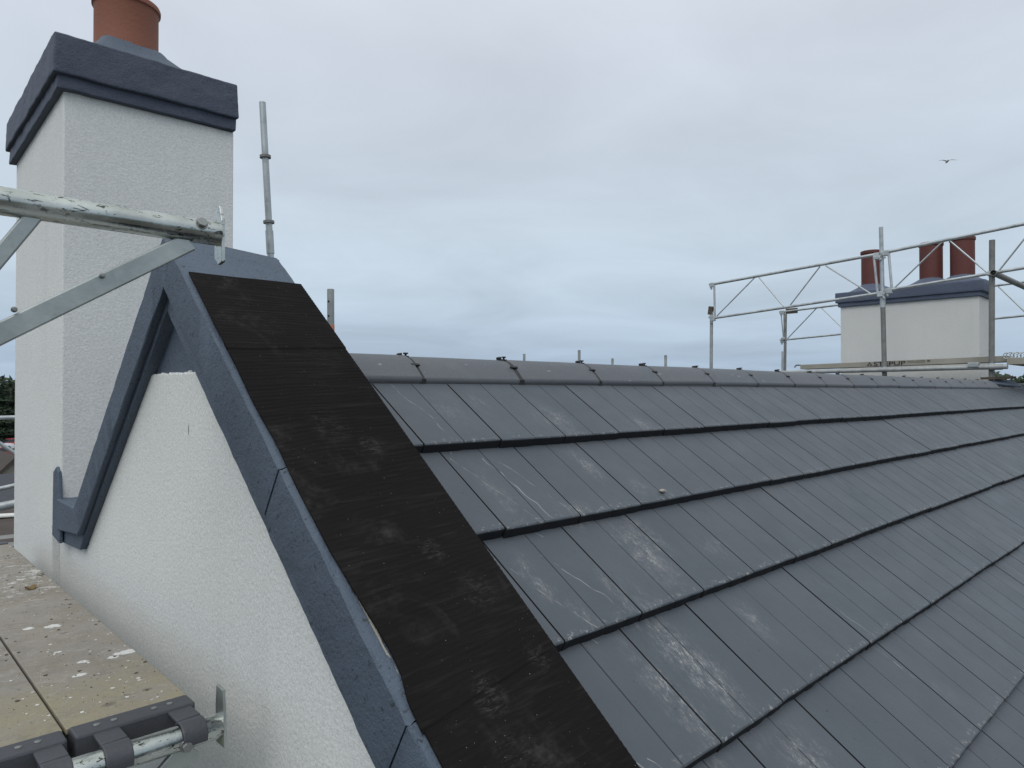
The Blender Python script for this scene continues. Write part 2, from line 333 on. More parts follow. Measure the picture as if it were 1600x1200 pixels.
# ------------------------------------------------------------------ geometry helpers
class MB:
    def __init__(s): s.v = []; s.f = []
    def add(s, vs, fs):
        o = len(s.v); s.v += [tuple(p) for p in vs]; s.f += [tuple(i + o for i in f) for f in fs]; return s
    def hexa(s, a):      # 8 corners: bottom ring 0-3, top ring 4-7
        return s.add(a, [(3, 2, 1, 0), (4, 5, 6, 7), (0, 1, 5, 4), (1, 2, 6, 5), (2, 3, 7, 6), (3, 0, 4, 7)])
    def box(s, x0, x1, y0, y1, z0, z1):
        return s.hexa([(x0, y0, z0), (x1, y0, z0), (x1, y1, z0), (x0, y1, z0), (x0, y0, z1), (x1, y0, z1), (x1, y1, z1), (x0, y1, z1)])
    def obox(s, c, ax, ay, az, hx, hy, hz):
        c = Vector(c); ax, ay, az = Vector(ax).normalized() * hx, Vector(ay).normalized() * hy, Vector(az).normalized() * hz
        return s.hexa([c - ax - ay - az, c + ax - ay - az, c + ax + ay - az, c - ax + ay - az, c - ax - ay + az, c + ax - ay + az, c + ax + ay + az, c - ax + ay + az])
    def tube(s, a, b, r, n=14, r2=None, hollow=False):
        a, b = Vector(a), Vector(b); d = (b - a).normalized()
        u = d.orthogonal().normalized(); w = d.cross(u); r2 = r if r2 is None else r2
        vs = []
        for p, rr in ((a, r), (b, r2)):
            vs += [p + (u * math.cos(2 * PI * k / n) + w * math.sin(2 * PI * k / n)) * rr for k in range(n)]
        fs = [(k, (k + 1) % n, n + (k + 1) % n, n + k) for k in range(n)]
        if hollow:
            for p, rr, dd in ((a, r * .84, 1), (b, r2 * .84, -1)):
                i0 = len(vs)
                vs += [p + (u * math.cos(2 * PI * k / n) + w * math.sin(2 * PI * k / n)) * rr for k in range(n)]
                i1 = len(vs); q_ = p + d * dd * min(.15, (b - a).length * .4)
                vs += [q_ + (u * math.cos(2 * PI * k / n) + w * math.sin(2 * PI * k / n)) * rr for k in range(n)]
                e0 = 0 if dd == 1 else n
                for k in range(n):
                    k2 = (k + 1) % n
                    fs.append((e0 + k, e0 + k2, i0 + k2, i0 + k)); fs.append((i0 + k, i0 + k2, i1 + k2, i1 + k))
                fs.append(tuple(range(i1, i1 + n)))
        else: fs += [tuple(range(n - 1, -1, -1)), tuple(range(n, 2 * n))]
        return s.add(vs, fs)
    def path(s, pts, r, n=8):
        for a, b in zip(pts, pts[1:]): s.tube(a, b, r, n)
        return s
    def loft(s, rings, close=True, caps=True):      # rings: equal-length lists of points
        n = len(rings[0]); vs = [p for r in rings for p in r]; fs = []
        for i in range(len(rings) - 1):
            for k in range(n if close else n - 1):
                k2 = (k + 1) % n; fs.append((i * n + k, i * n + k2, (i + 1) * n + k2, (i + 1) * n + k))
        if caps and close: fs += [tuple(range(n - 1, -1, -1)), tuple(range((len(rings) - 1) * n, len(rings) * n))]
        return s.add(vs, fs)
    def lathe(s, c, prof, n=28):
        rings = [[(c[0] + r * math.cos(2 * PI * k / n), c[1] + r * math.sin(2 * PI * k / n), c[2] + z) for k in range(n)] for r, z in prof]
        return s.loft(rings)
    def rough_box(s, corners, div, amp, sc=9.0, rnd=.012, seed=0):
        # corners as for hexa; a subdivided block with rounded arrises and an uneven surface
        c = [Vector(p) for p in corners]
        def P(u, v, w):
            b = (c[0] * (1 - u) + c[1] * u) * (1 - v) + (c[3] * (1 - u) + c[2] * u) * v
            t = (c[4] * (1 - u) + c[5] * u) * (1 - v) + (c[7] * (1 - u) + c[6] * u) * v
            return b * (1 - w) + t * w
        cen = sum(c, Vector()) / 8
        ls = [((c[1] - c[0]).length), ((c[3] - c[0]).length), ((c[4] - c[0]).length)]
        idx = {}; vs = []; fs = []
        def params(n, L):
            e = min(.3, rnd / L); e2 = min(.45, rnd * .35 / L)
            return sorted({0.0, e2, e, 1 - e, 1 - e2, 1.0} | {e + (1 - 2 * e) * k / n for k in range(n + 1)})
        pr = [params(div[i], ls[i]) for i in range(3)]
        def vid(i, j, k):
            if (i, j, k) in idx: return idx[(i, j, k)]
            u, v, w = pr[0][i], pr[1][j], pr[2][k]
            t = (u, v, w); pin = []
            for a in range(3):
                e = min(.3, rnd / ls[a]); pin.append(min(max(t[a], e), 1 - e))
            p = P(u, v, w); q0 = P(*pin); d = p - q0
            if d.length > 1e-9: p = q0 + d.normalized() * min(d.length, rnd)
            nv = noise.noise_vector(p * sc + Vector((seed, 0, 0))) * amp + noise.noise_vector(p * sc * 4 + Vector((0, seed, 0))) * amp * .35
            vs.append(p + nv); idx[(i, j, k)] = len(vs) - 1; return idx[(i, j, k)]
        N = [len(a) - 1 for a in pr]
        for i in range(N[0]):
            for j in range(N[1]):
                fs.append((vid(i, j, 0), vid(i, j + 1, 0), vid(i + 1, j + 1, 0), vid(i + 1, j, 0)))
                fs.append((vid(i, j, N[2]), vid(i + 1, j, N[2]), vid(i + 1, j + 1, N[2]), vid(i, j + 1, N[2])))
        for i in range(N[0]):
            for k in range(N[2]):
                fs.append((vid(i, 0, k), vid(i + 1, 0, k), vid(i + 1, 0, k + 1), vid(i, 0, k + 1)))
                fs.append((vid(i, N[1], k), vid(i, N[1], k + 1), vid(i + 1, N[1], k + 1), vid(i + 1, N[1], k)))
        for j in range(N[1]):
            for k in range(N[2]):
                fs.append((vid(0, j, k), vid(0, j, k + 1), vid(0, j + 1, k + 1), vid(0, j + 1, k)))
                fs.append((vid(N[0], j, k), vid(N[0], j + 1, k), vid(N[0], j + 1, k + 1), vid(N[0], j, k + 1)))
        return s.add(vs, fs)
    def mesh(s, name, mat, origin=(0, 0, 0), smooth=None):
        me = bpy.data.meshes.new(name); ox, oy, oz = origin
        me.from_pydata([(x - ox, y - oy, z - oz) for x, y, z in s.v], [], s.f); me.update()
        if mat: me.materials.append(M[mat])
        if smooth is not None:
            me.polygons.foreach_set('use_smooth', [True] * len(me.polygons))
            try: me.set_sharp_from_angle(angle=math.radians(smooth))
            except Exception: pass
        return me
    def part(s, name, mat, parent=None, smooth=None, label=None, bevel=0):
        org = (0, 0, 0)
        if parent is not None:
            p = parent
            while p is not None: org = tuple(a + b for a, b in zip(org, p.location)); p = p.parent
        elif s.v:
            org = (sum(v[0] for v in s.v) / len(s.v), sum(v[1] for v in s.v) / len(s.v), min(v[2] for v in s.v))
        o = bpy.data.objects.new(name, s.mesh(name, mat, org, smooth)); COL.objects.link(o)
        if parent is not None: o.parent = parent
        else: o.location = org
        if label: o['label'] = label
        if bevel:
            b = o.modifiers.new('bevel', 'BEVEL'); b.width = bevel; b.segments = 2; b.limit_method = 'ANGLE'
        return o
def prism(mb, pts, x0, x1):
    n = len(pts); return mb.add([(x0, *p) for p in pts] + [(x1, *p) for p in pts], [tuple(range(n)), tuple(range(2 * n - 1, n - 1, -1))] + [(i, n + i, n + (i + 1) % n, (i + 1) % n) for i in range(n)])
def tag(o, label, cat, group=None, kind=None):
    o['label'] = label; o['category'] = cat
    if group: o['group'] = group
    if kind: o['kind'] = kind
    return o
def thing(name, label, cat, loc, group=None):
    o = bpy.data.objects.new(name, None); COL.objects.link(o); o.location = loc; o.empty_display_size = .1
    return tag(o, label, cat, group, 'thing')
def structure(o): o['kind'] = 'structure'; return o

# ------------------------------------------------------------------ ground
structure(MB().box(-1500, 3000, -1500, 3000, -8.6, -8.0).part('ground', 'ground'))
structure(MB().box(0, 60, 82, 128, -7.996, -7.98).part('car_park', 'asphalt'))

# ------------------------------------------------------------------ gable end: wall, coping, felt
# straight lines fitted to image pixels projected onto the coping planes: z as a function of y
top_r = lambda y: .83 * y - 1.27
cre_r = lambda y: .855 * y - 1.473
inn_r = lambda y: .826 * y - 1.504
bak_r = lambda y: .786 * y - 1.194
top_l = lambda y: -.89 * y + 2.257
cre_l = lambda y: -.886 * y + 2.096
inn_l = lambda y: -.871 * y + 2.044
AY = 2.05
gable = thing('gable_wall', 'white roughcast gable wall with blue painted raking coping and black felt laid over its top', 'gable wall', (.80, 1.9, -8.0))
XF, XI, XW, XB = .65, .673, .697, .975
# rendered face with a rough line under the coping
ys = sorted([-1.2 + 4.655 * k / 60 for k in range(61)] + [2.989, 2.991] + [1.86 + .0053 * k for k in range(96)])
def wall_top(y):
    z = inn_r(y) + .05 if y < 2.09 else inn_l(y) + .05
    if y > 2.99: z = -.57
    return min(z, .052 + .005 * noise.noise(Vector((y * 60, 3, 0))) + .004 * noise.noise(Vector((y * 190, 7, 0))))
mb = MB()
rings = []
for y in ys:
    zt = wall_top(y); rings.append([(XW, y, -8.0), (.94, y, -8.0), (.94, y, zt), (XW + .004, y, zt), (XW, y, zt - .004)])
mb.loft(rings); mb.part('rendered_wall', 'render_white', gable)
MB().loft([[(.708, 1.7, -.1), (.93, 1.7, -.1), (.93, 1.7, -.02), (.708, 1.7, -.02)], [(.708, 2.09, -.1), (.93, 2.09, -.1), (.93, 2.09, .24), (.708, 2.09, .24)], [(.708, 2.5, -.1), (.93, 2.5, -.1), (.93, 2.5, -.1), (.708, 2.5, -.1)]]).part('apex_panel', 'blue_paint', gable)

def coping(mb, lines, n, seed, jit=.0022):
    # lines: list of (start, end) points round the section
    rings = []
    for i in range(n + 1):
        t = i / n; ring = []
        for k, (a, b) in enumerate(lines):
            p = Vector(a).lerp(Vector(b), t)
            j = noise.noise_vector(Vector((p.y * 14 + k * 7.3, p.z * 14, seed))) * jit + noise.noise_vector(Vector((p.y * 55, k * 3.1, seed + 5))) * jit * .6
            ring.append(p + j)
        rings.append(ring)
    mb.loft(rings)
def sec_r(y0, y1, apex=False, d0=.5, d1=.5):
    L = []
    def ln(X, f, dz=0.0, dy=0.0, ya=None, yb=None):
        a = (y0 if ya is None else ya) + dy * d0; b = (y1 if yb is None else yb) + dy * d1
        L.append(((X, a, f(a) + dz), (X, b, f(b) + dz)))
    ap = apex
    ln(XB, bak_r, -.15, .16, ya=2.03 if ap else None)
    ln(XB, bak_r, -.006, 0, ya=2.03 if ap else None)
    ln(XB - .008, bak_r, 0, 0, ya=2.03 if ap else None)
    ln(XF + .012, top_r, -.001, 0)
    ln(XF + .004, top_r, -.004, .0)
    ln(XF, top_r, -.010, .010)
    ln(XF, cre_r, .012, .13)
    ln(XF + .004, cre_r, .0, .14)
    ln(XI, cre_r, -.004, .14)
    ln(XI, inn_r, .008, .2, ya=(2.09 - .2 * d0) if ap else None)
    ln(XI + .004, inn_r, 0, .2, ya=(2.09 - .2 * d0) if ap else None)
    ln(.74, inn_r, 0, .2, ya=(2.09 - .2 * d0) if ap else None)
    return L
mb = MB()
coping(mb, sec_r(AY, 1.349, True, d0=.0), 34, 1)
# far slope down to the kneeler, same stone colour and section
YE = 3.02
def sec_l():
    L = []
    def ln(X, f, a, b, dz=0.0): L.append(((X, a, f(a) + dz), (X, b, f(b) + dz)))
    z0 = lambda y: -.84 * y + 2.107
    ln(.74, inn_l, 2.09, 3.02); ln(XI + .002, inn_l, 2.09, 3.02); ln(XI, inn_l, 2.088, 3.02, .003)
    ln(XI, cre_l, AY, 2.962, .006); ln(XF + .002, cre_l, AY, 2.962); ln(XF, cre_l, AY, 2.96, .004)
    ln(XF, top_l, AY, YE, -.012); ln(XF + .005, top_l, AY, YE, -.005); ln(XF + .016, top_l, AY, YE, -.002)
    ln(XB - .008, z0, 2.03, 3.06, 0); ln(XB, z0, 2.03, 3.06, -.006); ln(XB, z0, 2.03, 3.06, -.15)
    return L
coping(mb, sec_l(), 40, 9, .0018)
mb.part('coping_stone', 'blue_paint', gable, smooth=30)
for y0, y1, sd_ in ((1.346, .9095, 3), (.908, .36, 4), (.355, -.35, 5)):
    mb = MB(); coping(mb, sec_r(y0, y1), 26, sd_); mb.part('coping_stone', 'blue_paint', gable, smooth=30)
# kneeler stone that ends the coping against the chimney
mb = MB()
prism(mb, [(2.962, -.522), (3.02, -.43), (3.285, -.425), (3.285, -.549)], XF, .96)
mb.part('kneeler', 'blue_paint', gable, bevel=.005)
mb = MB(); prism(mb, [(3.02, -.589), (2.962, -.524), (3.285, -.551), (3.30, -.604)], XI, .74); mb.part('kneeler_corbel', 'blue_paint', gable, bevel=.004)
mb = MB(); prism(mb, [(3.255, -.60), (3.262, -.43), (3.285, -.318), (3.315, -.300), (3.37, -.325), (3.375, -.45), (3.379, -.584)], .654, .668); mb.part('kneeler_wing', 'blue_paint', gable, bevel=.004)
# body of the wall behind the coping, and the house below
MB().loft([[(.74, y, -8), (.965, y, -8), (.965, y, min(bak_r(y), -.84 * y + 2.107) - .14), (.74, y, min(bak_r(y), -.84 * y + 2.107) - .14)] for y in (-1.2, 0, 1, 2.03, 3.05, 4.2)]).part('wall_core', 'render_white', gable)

# felt sheets: upper laps lower
def felt(ya, yb, lift, seed):
    mb = MB(); n = max(20, int((ya - yb) / .0024)); rings = []
    nx = 14
    for i in range(n + 1):
        y = ya + (yb - ya) * i / n; ring = []
        ramp_ = lift
        rib = .0006 * math.sin(i * 2 * PI / 4.0)
        for k in range(nx + 1):
            u = k / nx
            x0 = .661 + .004 * noise.noise(Vector((y * 9, seed, 0))) + (.015 if y < 1.17 else 0) * max(0, min(1, (1.17 - y) * 6))
            if seed == 2 and y < .975: tt = min(1, (.975 - y) * 16); x0 -= .019 * tt * tt * (3 - 2 * tt) * .75 * (1 + .25 * noise.noise(Vector((y * 30, 0, 0))))
            if seed == 3: x0 -= .010
            x = x0 + (XB + .004 - x0) * u
            yy = y + u * .014 + .004 * noise.noise(Vector((x * 7, seed, 4)))
            z = top_r(yy) * (1 - (x - XF) / (XB - XF)) + bak_r(yy) * (x - XF) / (XB - XF)
            z += ramp_ + rib * (.8 + .6 * noise.noise(Vector((x * 5, y * 8, seed)))) + .0035 * max(0, noise.noise(Vector((x * 6, y * 5, seed + 2)))) * (1 if 0 < k < nx else .3)
            ring.append((x, yy, z + .002))
        ring.append((XB + .004, y + .014, ring[-1][2] - .012)); ring.insert(0, (ring[0][0], ring[0][1], ring[0][2] - .005))
        rings.append(ring)
    lr = [(p[0], p[1] - .001, p[2] - .006) for p in rings[-1]]; rings.append(lr)
    mb.loft(rings, close=False); return mb.part('felt_sheet', 'felt', gable, smooth=60)
felt(1.885, 1.636, .0105, 1); felt(1.66, .888, .0075, 2); felt(.91, -.3, .0050, 3)

mb = MB(); rings = []
for i in range(50):
    y = 1.20 - .30 * i / 49; wv = .5 + .5 * noise.noise(Vector((y * 40, 2, 2))); wd = .006 * max(0, wv * 1.6 - .5) * min(1, i / 8, (49 - i) / 4)
    z = top_r(y); rings.append([(XF + .018 + .005 * (1 - wv), y, z - .009), (XF + .022, y, z + .0005), (XF + .024 + wd, y, z + .0015), (XF + .028 + wd, y, z - .006)])
mb.loft(rings); mb.part('bedding_mortar', 'mortar', gable, smooth=50)

# ------------------------------------------------------------------ roof
roof = thing('tiled_roof', 'grey flat tiled roof slope running from the black felted gable to the far chimney', 'roof', (5.0, 1.9, -1.0))
TILT = math.radians(32.8); ct, st_ = math.cos(TILT), math.sin(TILT)
Wt = .2986
def slate_mesh(i):
    rnd = random.Random(i); mb = MB(); w = Wt - .0048
    xs = [0, .03, .062, .095, .125, w / 2 - .0022, w / 2, w / 2 + .0022, w - .125, w - .095, w - .062, w - .03, w]
    L = .40; th = .034
    def zz(k, v): return -.0065 if k == 6 else 0.0
    rings = []
    jit = [rnd.uniform(-.0016, .0016) for _ in xs]; j2 = [rnd.uniform(0, .0025) for _ in xs]
    step = rnd.choice((0, 0, .001, -.001))
    top = [[(x, L, zz(k, 1)) for k, x in enumerate(xs)], [(x, .0045, zz(k, 0)) for k, x in enumerate(xs)], [(x, .001 + jit[k] * .5, -.0022 + zz(k, 0) - j2[k] * .4) for k, x in enumerate(xs)],
           [(x, .000 + jit[k], -.006 - j2[k]) for k, x in enumerate(xs)], [(x, -.001 + jit[k] * 1.3, -th) for k, x in enumerate(xs)], [(x, .05, -th) for x in xs], [(x, L, -.014) for x in xs]]
    mb.loft(top, close=False)
    n = len(xs)
    # side edges
    for k in (0, n - 1):
        ids = [r * n + k for r in range(len(top))]
        mb.f.append(tuple(ids if k else ids[::-1]))
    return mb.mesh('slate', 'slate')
SM = [slate_mesh(i) for i in range(5)]
x0s = {1: 1.2154, 2: 1.2810, 3: 1.2122, 4: 1.433, 5: 2.1263, 6: 1.30, 7: 1.15}
for c in range(1, 8):
    y0 = 1.89 - c * .268; z0 = .0589 - c * .2095
    j = math.ceil((.955 - x0s[c]) / Wt) - 1
    while True:
        X = x0s[c] + j * Wt
        if X > 11.9: break
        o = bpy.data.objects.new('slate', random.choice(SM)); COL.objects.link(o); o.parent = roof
        dy = random.gauss(0, .0013); dz = random.gauss(0, .0005)
        if X > 5 and random.random() < .25: dy += .003
        o.location = Vector((X + .0024, y0 + dy * ct, z0 + dz + dy * st_)) - roof.location
        o.rotation_euler = (TILT + random.gauss(0, .0012), random.gauss(0, .0006), random.gauss(0, .0006))
        if X < .80: o.scale.x = (X + Wt - .80) / Wt; o.location.x += .80 - X
        if c == 1: o.scale.y = .355 / .40
        j += 1
# deck and rear slope
MB().hexa([(.97, -1.4, -2.72), (14, -1.4, -2.72), (14, 2.0, -.02), (.97, 2.0, -.02), (.97, -1.4, -2.66), (14, -1.4, -2.66), (14, 2.0, .0), (.97, 2.0, .0)]).part('roof_deck', 'underlay', roof)
MB().hexa([(.97, 2.0, -.02), (14, 2.0, -.02), (14, 5.6, -2.83), (.97, 5.6, -2.83), (.97, 2.0, .06), (14, 2.0, .06), (14, 5.6, -2.75), (.97, 5.6, -2.75)]).part('rear_slope', 'ridge', roof)
MB().box(.97, 14, -1.1, -.9, -8, -2.45).part('eaves_wall', 'render_white', roof)
MB().box(.97, 14, 4.9, 5.1, -8, -2.45).part('eaves_wall', 'render_white', roof)
MB().box(13.8, 14, -.9, 4.9, -8, -2.4).part('end_wall', 'render_white', roof)
# lower field of tiles below the frame
MB().hexa([(.98, -1.45, -2.56), (14, -1.45, -2.56), (14, .03, -1.45), (.98, .03, -1.45), (.98, -1.45, -2.53), (14, -1.45, -2.53), (14, .03, -1.42), (.98, .03, -1.42)]).part('eaves_tiles', 'slate', roof)
# dry-ridge roll
MB().loft([[(x, 1.892, .018), (x, 1.905, .052), (x, 1.93, .05), (x, 1.96, .04), (x, 1.93, .02)] for x in (.97, 14)]).part('ridge_roll', 'black_plastic', roof)
# ridge tiles
PR = [(1.894, .033), (1.893, .047), (1.8975, .0515), (1.915, .070), (1.935, .0895), (1.955, .1055), (1.972, .1150), (1.987, .1205), (2.0, .1225)]
PR = PR + [(4.0 - y, z) for y, z in PR[-2::-1]]
def ridge_mesh(L, seed):
    rnd = random.Random(seed); mb = MB(); rings = []
    for x, sh in ((0, .002), (.004, 0), (L * .33, 0), (L * .66, 0), (L - .004, 0), (L, .002)):
        o_ = [(x, y, z - sh + rnd.uniform(-.0006, .0006)) for y, z in PR]
        i_ = [(x, y + (.012 if y < 2 else -.012), z - .014) for y, z in PR[::-1]]
        rings.append(o_ + i_)
    mb.loft(rings); return mb.mesh('ridge_tile', 'ridge', (0, 2.0, 0), smooth=50)
RL = .4605
RM = [ridge_mesh(RL - .014, i) for i in range(3)]
def union_mesh():
    mb = MB(); rings = []
    for x in (-.012, .012): rings.append([(x, y, z - .003) for y, z in PR] + [(x, y, z - .02) for y, z in PR[::-1]])
    mb.loft(rings); mb.v = [(x, y - 2.0, z) for x, y, z in mb.v]
    return mb.mesh('ridge_union', 'black_plastic')
UM = union_mesh()
mb = MB(); mb.obox((-.010, 0, .125), (1, 0, 0), (0, 1, 0), (0, 0, 1), .022, .013, .003); mb.tube((.004, 0, .126), (.004, 0, .136), .005, 8); mb.tube((.004, 0, .134), (.004, 0, .139), .011, 10); mb.obox((-.028, 0, .130), (1, 0, .3), (0, 1, 0), (-.3, 0, 1), .006, .012, .006)
CM = mb.mesh('ridge_clip', 'black_plastic')
mb = MB(); mb.obox((-.004, -.064, .0905), (1, 0, 0), (0, .78, .63), (0, -.63, .78), .017, .004, .005); TM = mb.mesh('ridge_tab', 'black_plastic')
def add_ridge(X, full=True, dz=0, roll=0):
    o = bpy.data.objects.new('ridge_tile', random.choice(RM)); COL.objects.link(o); o.parent = roof
    o.location = Vector((X + .007, 2.0 + random.gauss(0, .0012), dz + random.gauss(0, .0012))) - roof.location
    o.rotation_euler = (random.gauss(0, .006) + roll, random.gauss(0, .003), random.gauss(0, .003))
    for nm, me in (('ridge_union', UM), ('ridge_clip', CM), ('ridge_tab', TM)):
        if not full: break
        d = bpy.data.objects.new(nm, me); COL.objects.link(d); d.parent = o; d.location = (-.007, 0, 0)
        if nm == 'ridge_clip': d.scale = (.8, .8, 1); d.location.z = -.004 if X < 5 else -.007
    return o
for k in range(-1, 17): add_ridge(1.414 + RL * k, k >= 0)
for k in range(0, 7): add_ridge(10.15 + RL * k, True, -.018, -.02)

# ------------------------------------------------------------------ near chimney
ch = thing('chimney_stack', 'tall white rendered chimney with blue capping and one terracotta pot beside the gable', 'chimney', (1.0, 3.78, -3.0))
YC, YD, XC, XD = 3.285, 4.28, .665, 1.352
mb = MB(); prism(mb, [(3.45, -8.0), (YD, -8.0), (YD, 1.212), (YC, 1.212), (YC, -.562), (3.45, -.562)], XC, XD)
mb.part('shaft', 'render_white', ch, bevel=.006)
mb = MB(); mb.rough_box([(.638, 3.257, 1.205), (1.354, 3.262, 1.215), (1.354, 4.305, 1.17), (.638, 4.305, 1.135), (.638, 3.257, 1.275), (1.354, 3.262, 1.285), (1.354, 4.305, 1.25), (.638, 4.305, 1.225)], (60, 60, 6), .003, 16, .005, 3)
mb.part('capping_course', 'blue_cap', ch, smooth=50)
mb = MB(); mb.rough_box([(.618, 3.238, 1.258), (1.360, 3.243, 1.268), (1.36, 4.325, 1.24), (.622, 4.325, 1.205), (.622, 3.238, 1.418), (1.352, 3.243, 1.424), (1.352, 4.32, 1.39), (.627, 4.32, 1.345)], (70, 70, 14), .0038, 11, .008, 4)
mb.part('capping', 'blue_cap', ch, smooth=50)
PX, PY = .99, 3.64
mb = MB(); rings = []
for r, zz_ in ((1.0, 1.395), (.86, 1.425), (.66, 1.478), (.46, 1.545), (.385, 1.582), (.30, 1.598), (.20, 1.59)):
    ring = []
    for k in range(36):
        a = 2 * PI * k / 36; ca, sa = math.cos(a), math.sin(a)
        ex = .34 / max(abs(ca), abs(sa) * .95, .01) * r; ex = min(ex, .45 * r); rr = ex * (1 if r > .7 else 1)
        jz = .012 * noise.noise(Vector((ca * 3, sa * 3, r * 6)))
        ring.append((PX + ca * rr * (1 if r > .5 else .98), PY + sa * rr, zz_ + jz - (.03 if sa > .6 and r > .8 else 0)))
    rings.append(ring)
mb.loft(rings); mb.part('flaunching', 'blue_paint', ch, smooth=60)
mb = MB(); R_ = .1345
mb.lathe((PX, PY, 1.56), [(R_, 0), (R_, .06), (R_, .215), (R_ + .003, .222), (R_ + .009, .226), (R_ + .010, .24), (R_ + .006, .250), (R_ - .004, .254), (R_ - .014, .25), (R_ - .016, .12), (R_ - .016, .02)], 56)
mb.part('pot', 'terracotta', ch, smooth=40)

# ------------------------------------------------------------------ far chimney
fc = thing('chimney_stack', 'broad cream chimney with dark red pots beyond the end of the ridge', 'chimney', (10.43, 3.13, -2.0))
def quad_box(x0, x1, y0, y1, z0, z1): return [(x0, y0, z0), (x1, y0, z0), (x1, y1, z0), (x0, y1, z0), (x0, y0, z1), (x1, y0, z1), (x1, y1, z1), (x0, y1, z1)]
mb = MB(); mb.rough_box(quad_box(10.2, 10.68, 2.305, 3.967, -2.0, 1.183), (6, 16, 24), .002, 12, .008, 5)
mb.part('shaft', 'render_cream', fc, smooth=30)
mb = MB(); mb.rough_box(quad_box(10.172, 10.71, 2.280, 3.995, 1.180, 1.242), (8, 30, 3), .003, 10, .006, 6)
mb.part('capping_course', 'blue_far', fc, smooth=50)
mb = MB(); mb.rough_box(quad_box(10.15, 10.73, 2.252, 4.022, 1.238, 1.378), (8, 30, 5), .0035, 9, .009, 7)
mb.part('capping', 'blue_far', fc, smooth=50)
pots = [(10.47, 3.645, 1.96, .133), (10.47, 2.905, 1.96, .136), (10.47, 2.545, 1.975, .138)]
mb = MB(); rings = []
for i in range(48):
    y = 2.275 + 1.73 * i / 47
    h = 0.0
    for _, py, _, _ in pots: h = max(h, math.exp(-((y - py) / .2) ** 2))
    h = .02 + .125 * h * min(1, (y - 2.24) / .12)
    if y > 3.83: h *= max(.1, (4.03 - y) / .2)
    w_ = .006 * noise.noise(Vector((y * 9, 1, 1)))
    rings.append([(10.17, y, 1.371), (10.29, y, 1.375 + h * .62 + w_), (10.39, y, 1.375 + h + w_), (10.55, y, 1.375 + h), (10.61, y, 1.375 + h * .6), (10.70, y, 1.371)])
mb.loft(rings); mb.part('flaunching', 'blue_far', fc, smooth=60)
for px, py, zt, r in pots:
    MB().lathe((px, py, 1.44), [(r, 0), (r, zt - 1.49), (r + .01, zt - 1.48), (r + .010, zt - 1.445), (r, zt - 1.44), (r - .016, zt - 1.442), (r - .018, .1)], 32).part('pot', 'pot_red', fc, smooth=40)

# ------------------------------------------------------------------ near scaffold: two bracket arms and boards
TR = .02415
br = thing('scaffold_bracket', 'scuffed galvanised bracket tube with flat struts crossing in front of the tall chimney', 'bracket', (.2, 1.45, .32))
MB().tube((-.9, 1.45, .32), (.566, 1.45, .32), TR, 32, hollow=True).part('tube', 'galv_painted', br, smooth=40)
mb = MB(); prism(mb, [(1.432, .262), (1.452, .258), (1.470, .272), (1.472, .36), (1.462, .376), (1.446, .378), (1.434, .345)], .566, .573); mb.part('end_plate', 'galv_painted', br, bevel=.001)
def bolt(parent, c, ax, r=.010):
    c = Vector(c); ax = Vector(ax).normalized(); mb = MB(); mb.tube(c, c + ax * .003, r * 1.25, 16); mb.tube(c + ax * .003, c + ax * .011, r, 6); return mb.part('bolt', 'bolt', parent, bevel=.0008)
bolt(br, (.525, 1.45 - .019, .320 + .010), (0, -.9, .35))
def flat_bar(a, b, wz, thick, parent, name='strut', mat='galv_bar'):
    a, b = Vector(a), Vector(b); d = (b - a).normalized(); up = Vector((0, 1, 0)).cross(d)
    mb = MB(); mb.obox((a + b) / 2, d, (0, 1, 0), up, (b - a).length / 2, thick / 2, wz / 2)
    return mb.part(name, mat, parent, bevel=.003)
flat_bar((.510, 1.45, .296), (-.35, 1.45, -.263), .036, .016, br)
flat_bar((.256, 1.45, .312), (.02, 1.45, -.066), .026, .016, br)
bolt(br, (.354, 1.442, .210), (0, -1, 0), .004); bolt(br, (.222, 1.442, .138), (0, -1, 0), .004)

lb = thing('scaffold_bracket', 'galvanised bracket tube carrying the board hooks below the gable wall', 'bracket', (.2, 1.45, -.675))
MB().tube((-.9, 1.45, -.675), (.572, 1.45, -.675), TR, 32, hollow=True).part('tube', 'galv_painted', lb, smooth=40)
mb = MB(); prism(mb, [(1.425, -.713), (1.466, -.713), (1.470, -.64), (1.466, -.598), (1.434, -.600), (1.428, -.64)], .572, .578); mb.part('end_plate', 'galv_bar', lb, bevel=.001)
bolt(lb, (.5, 1.45 - .0225, -.683), (0, -1, -.1), .010)
flat_bar((.515, 1.444, -.695), (.12, 1.444, -1.05), .05, .012, lb)
far_arm = thing('scaffold_bracket', 'galvanised bracket tube at the far end of the boards beside the chimney foot', 'bracket', (.2, 3.78, -.69))
MB().tube((-.9, 3.78, -.69), (.56, 3.78, -.69), TR, 20, hollow=True).part('tube', 'galv', far_arm, smooth=40)
flat_bar((.5, 3.78, -.71), (.1, 3.78, -1.06), .04, .012, far_arm)

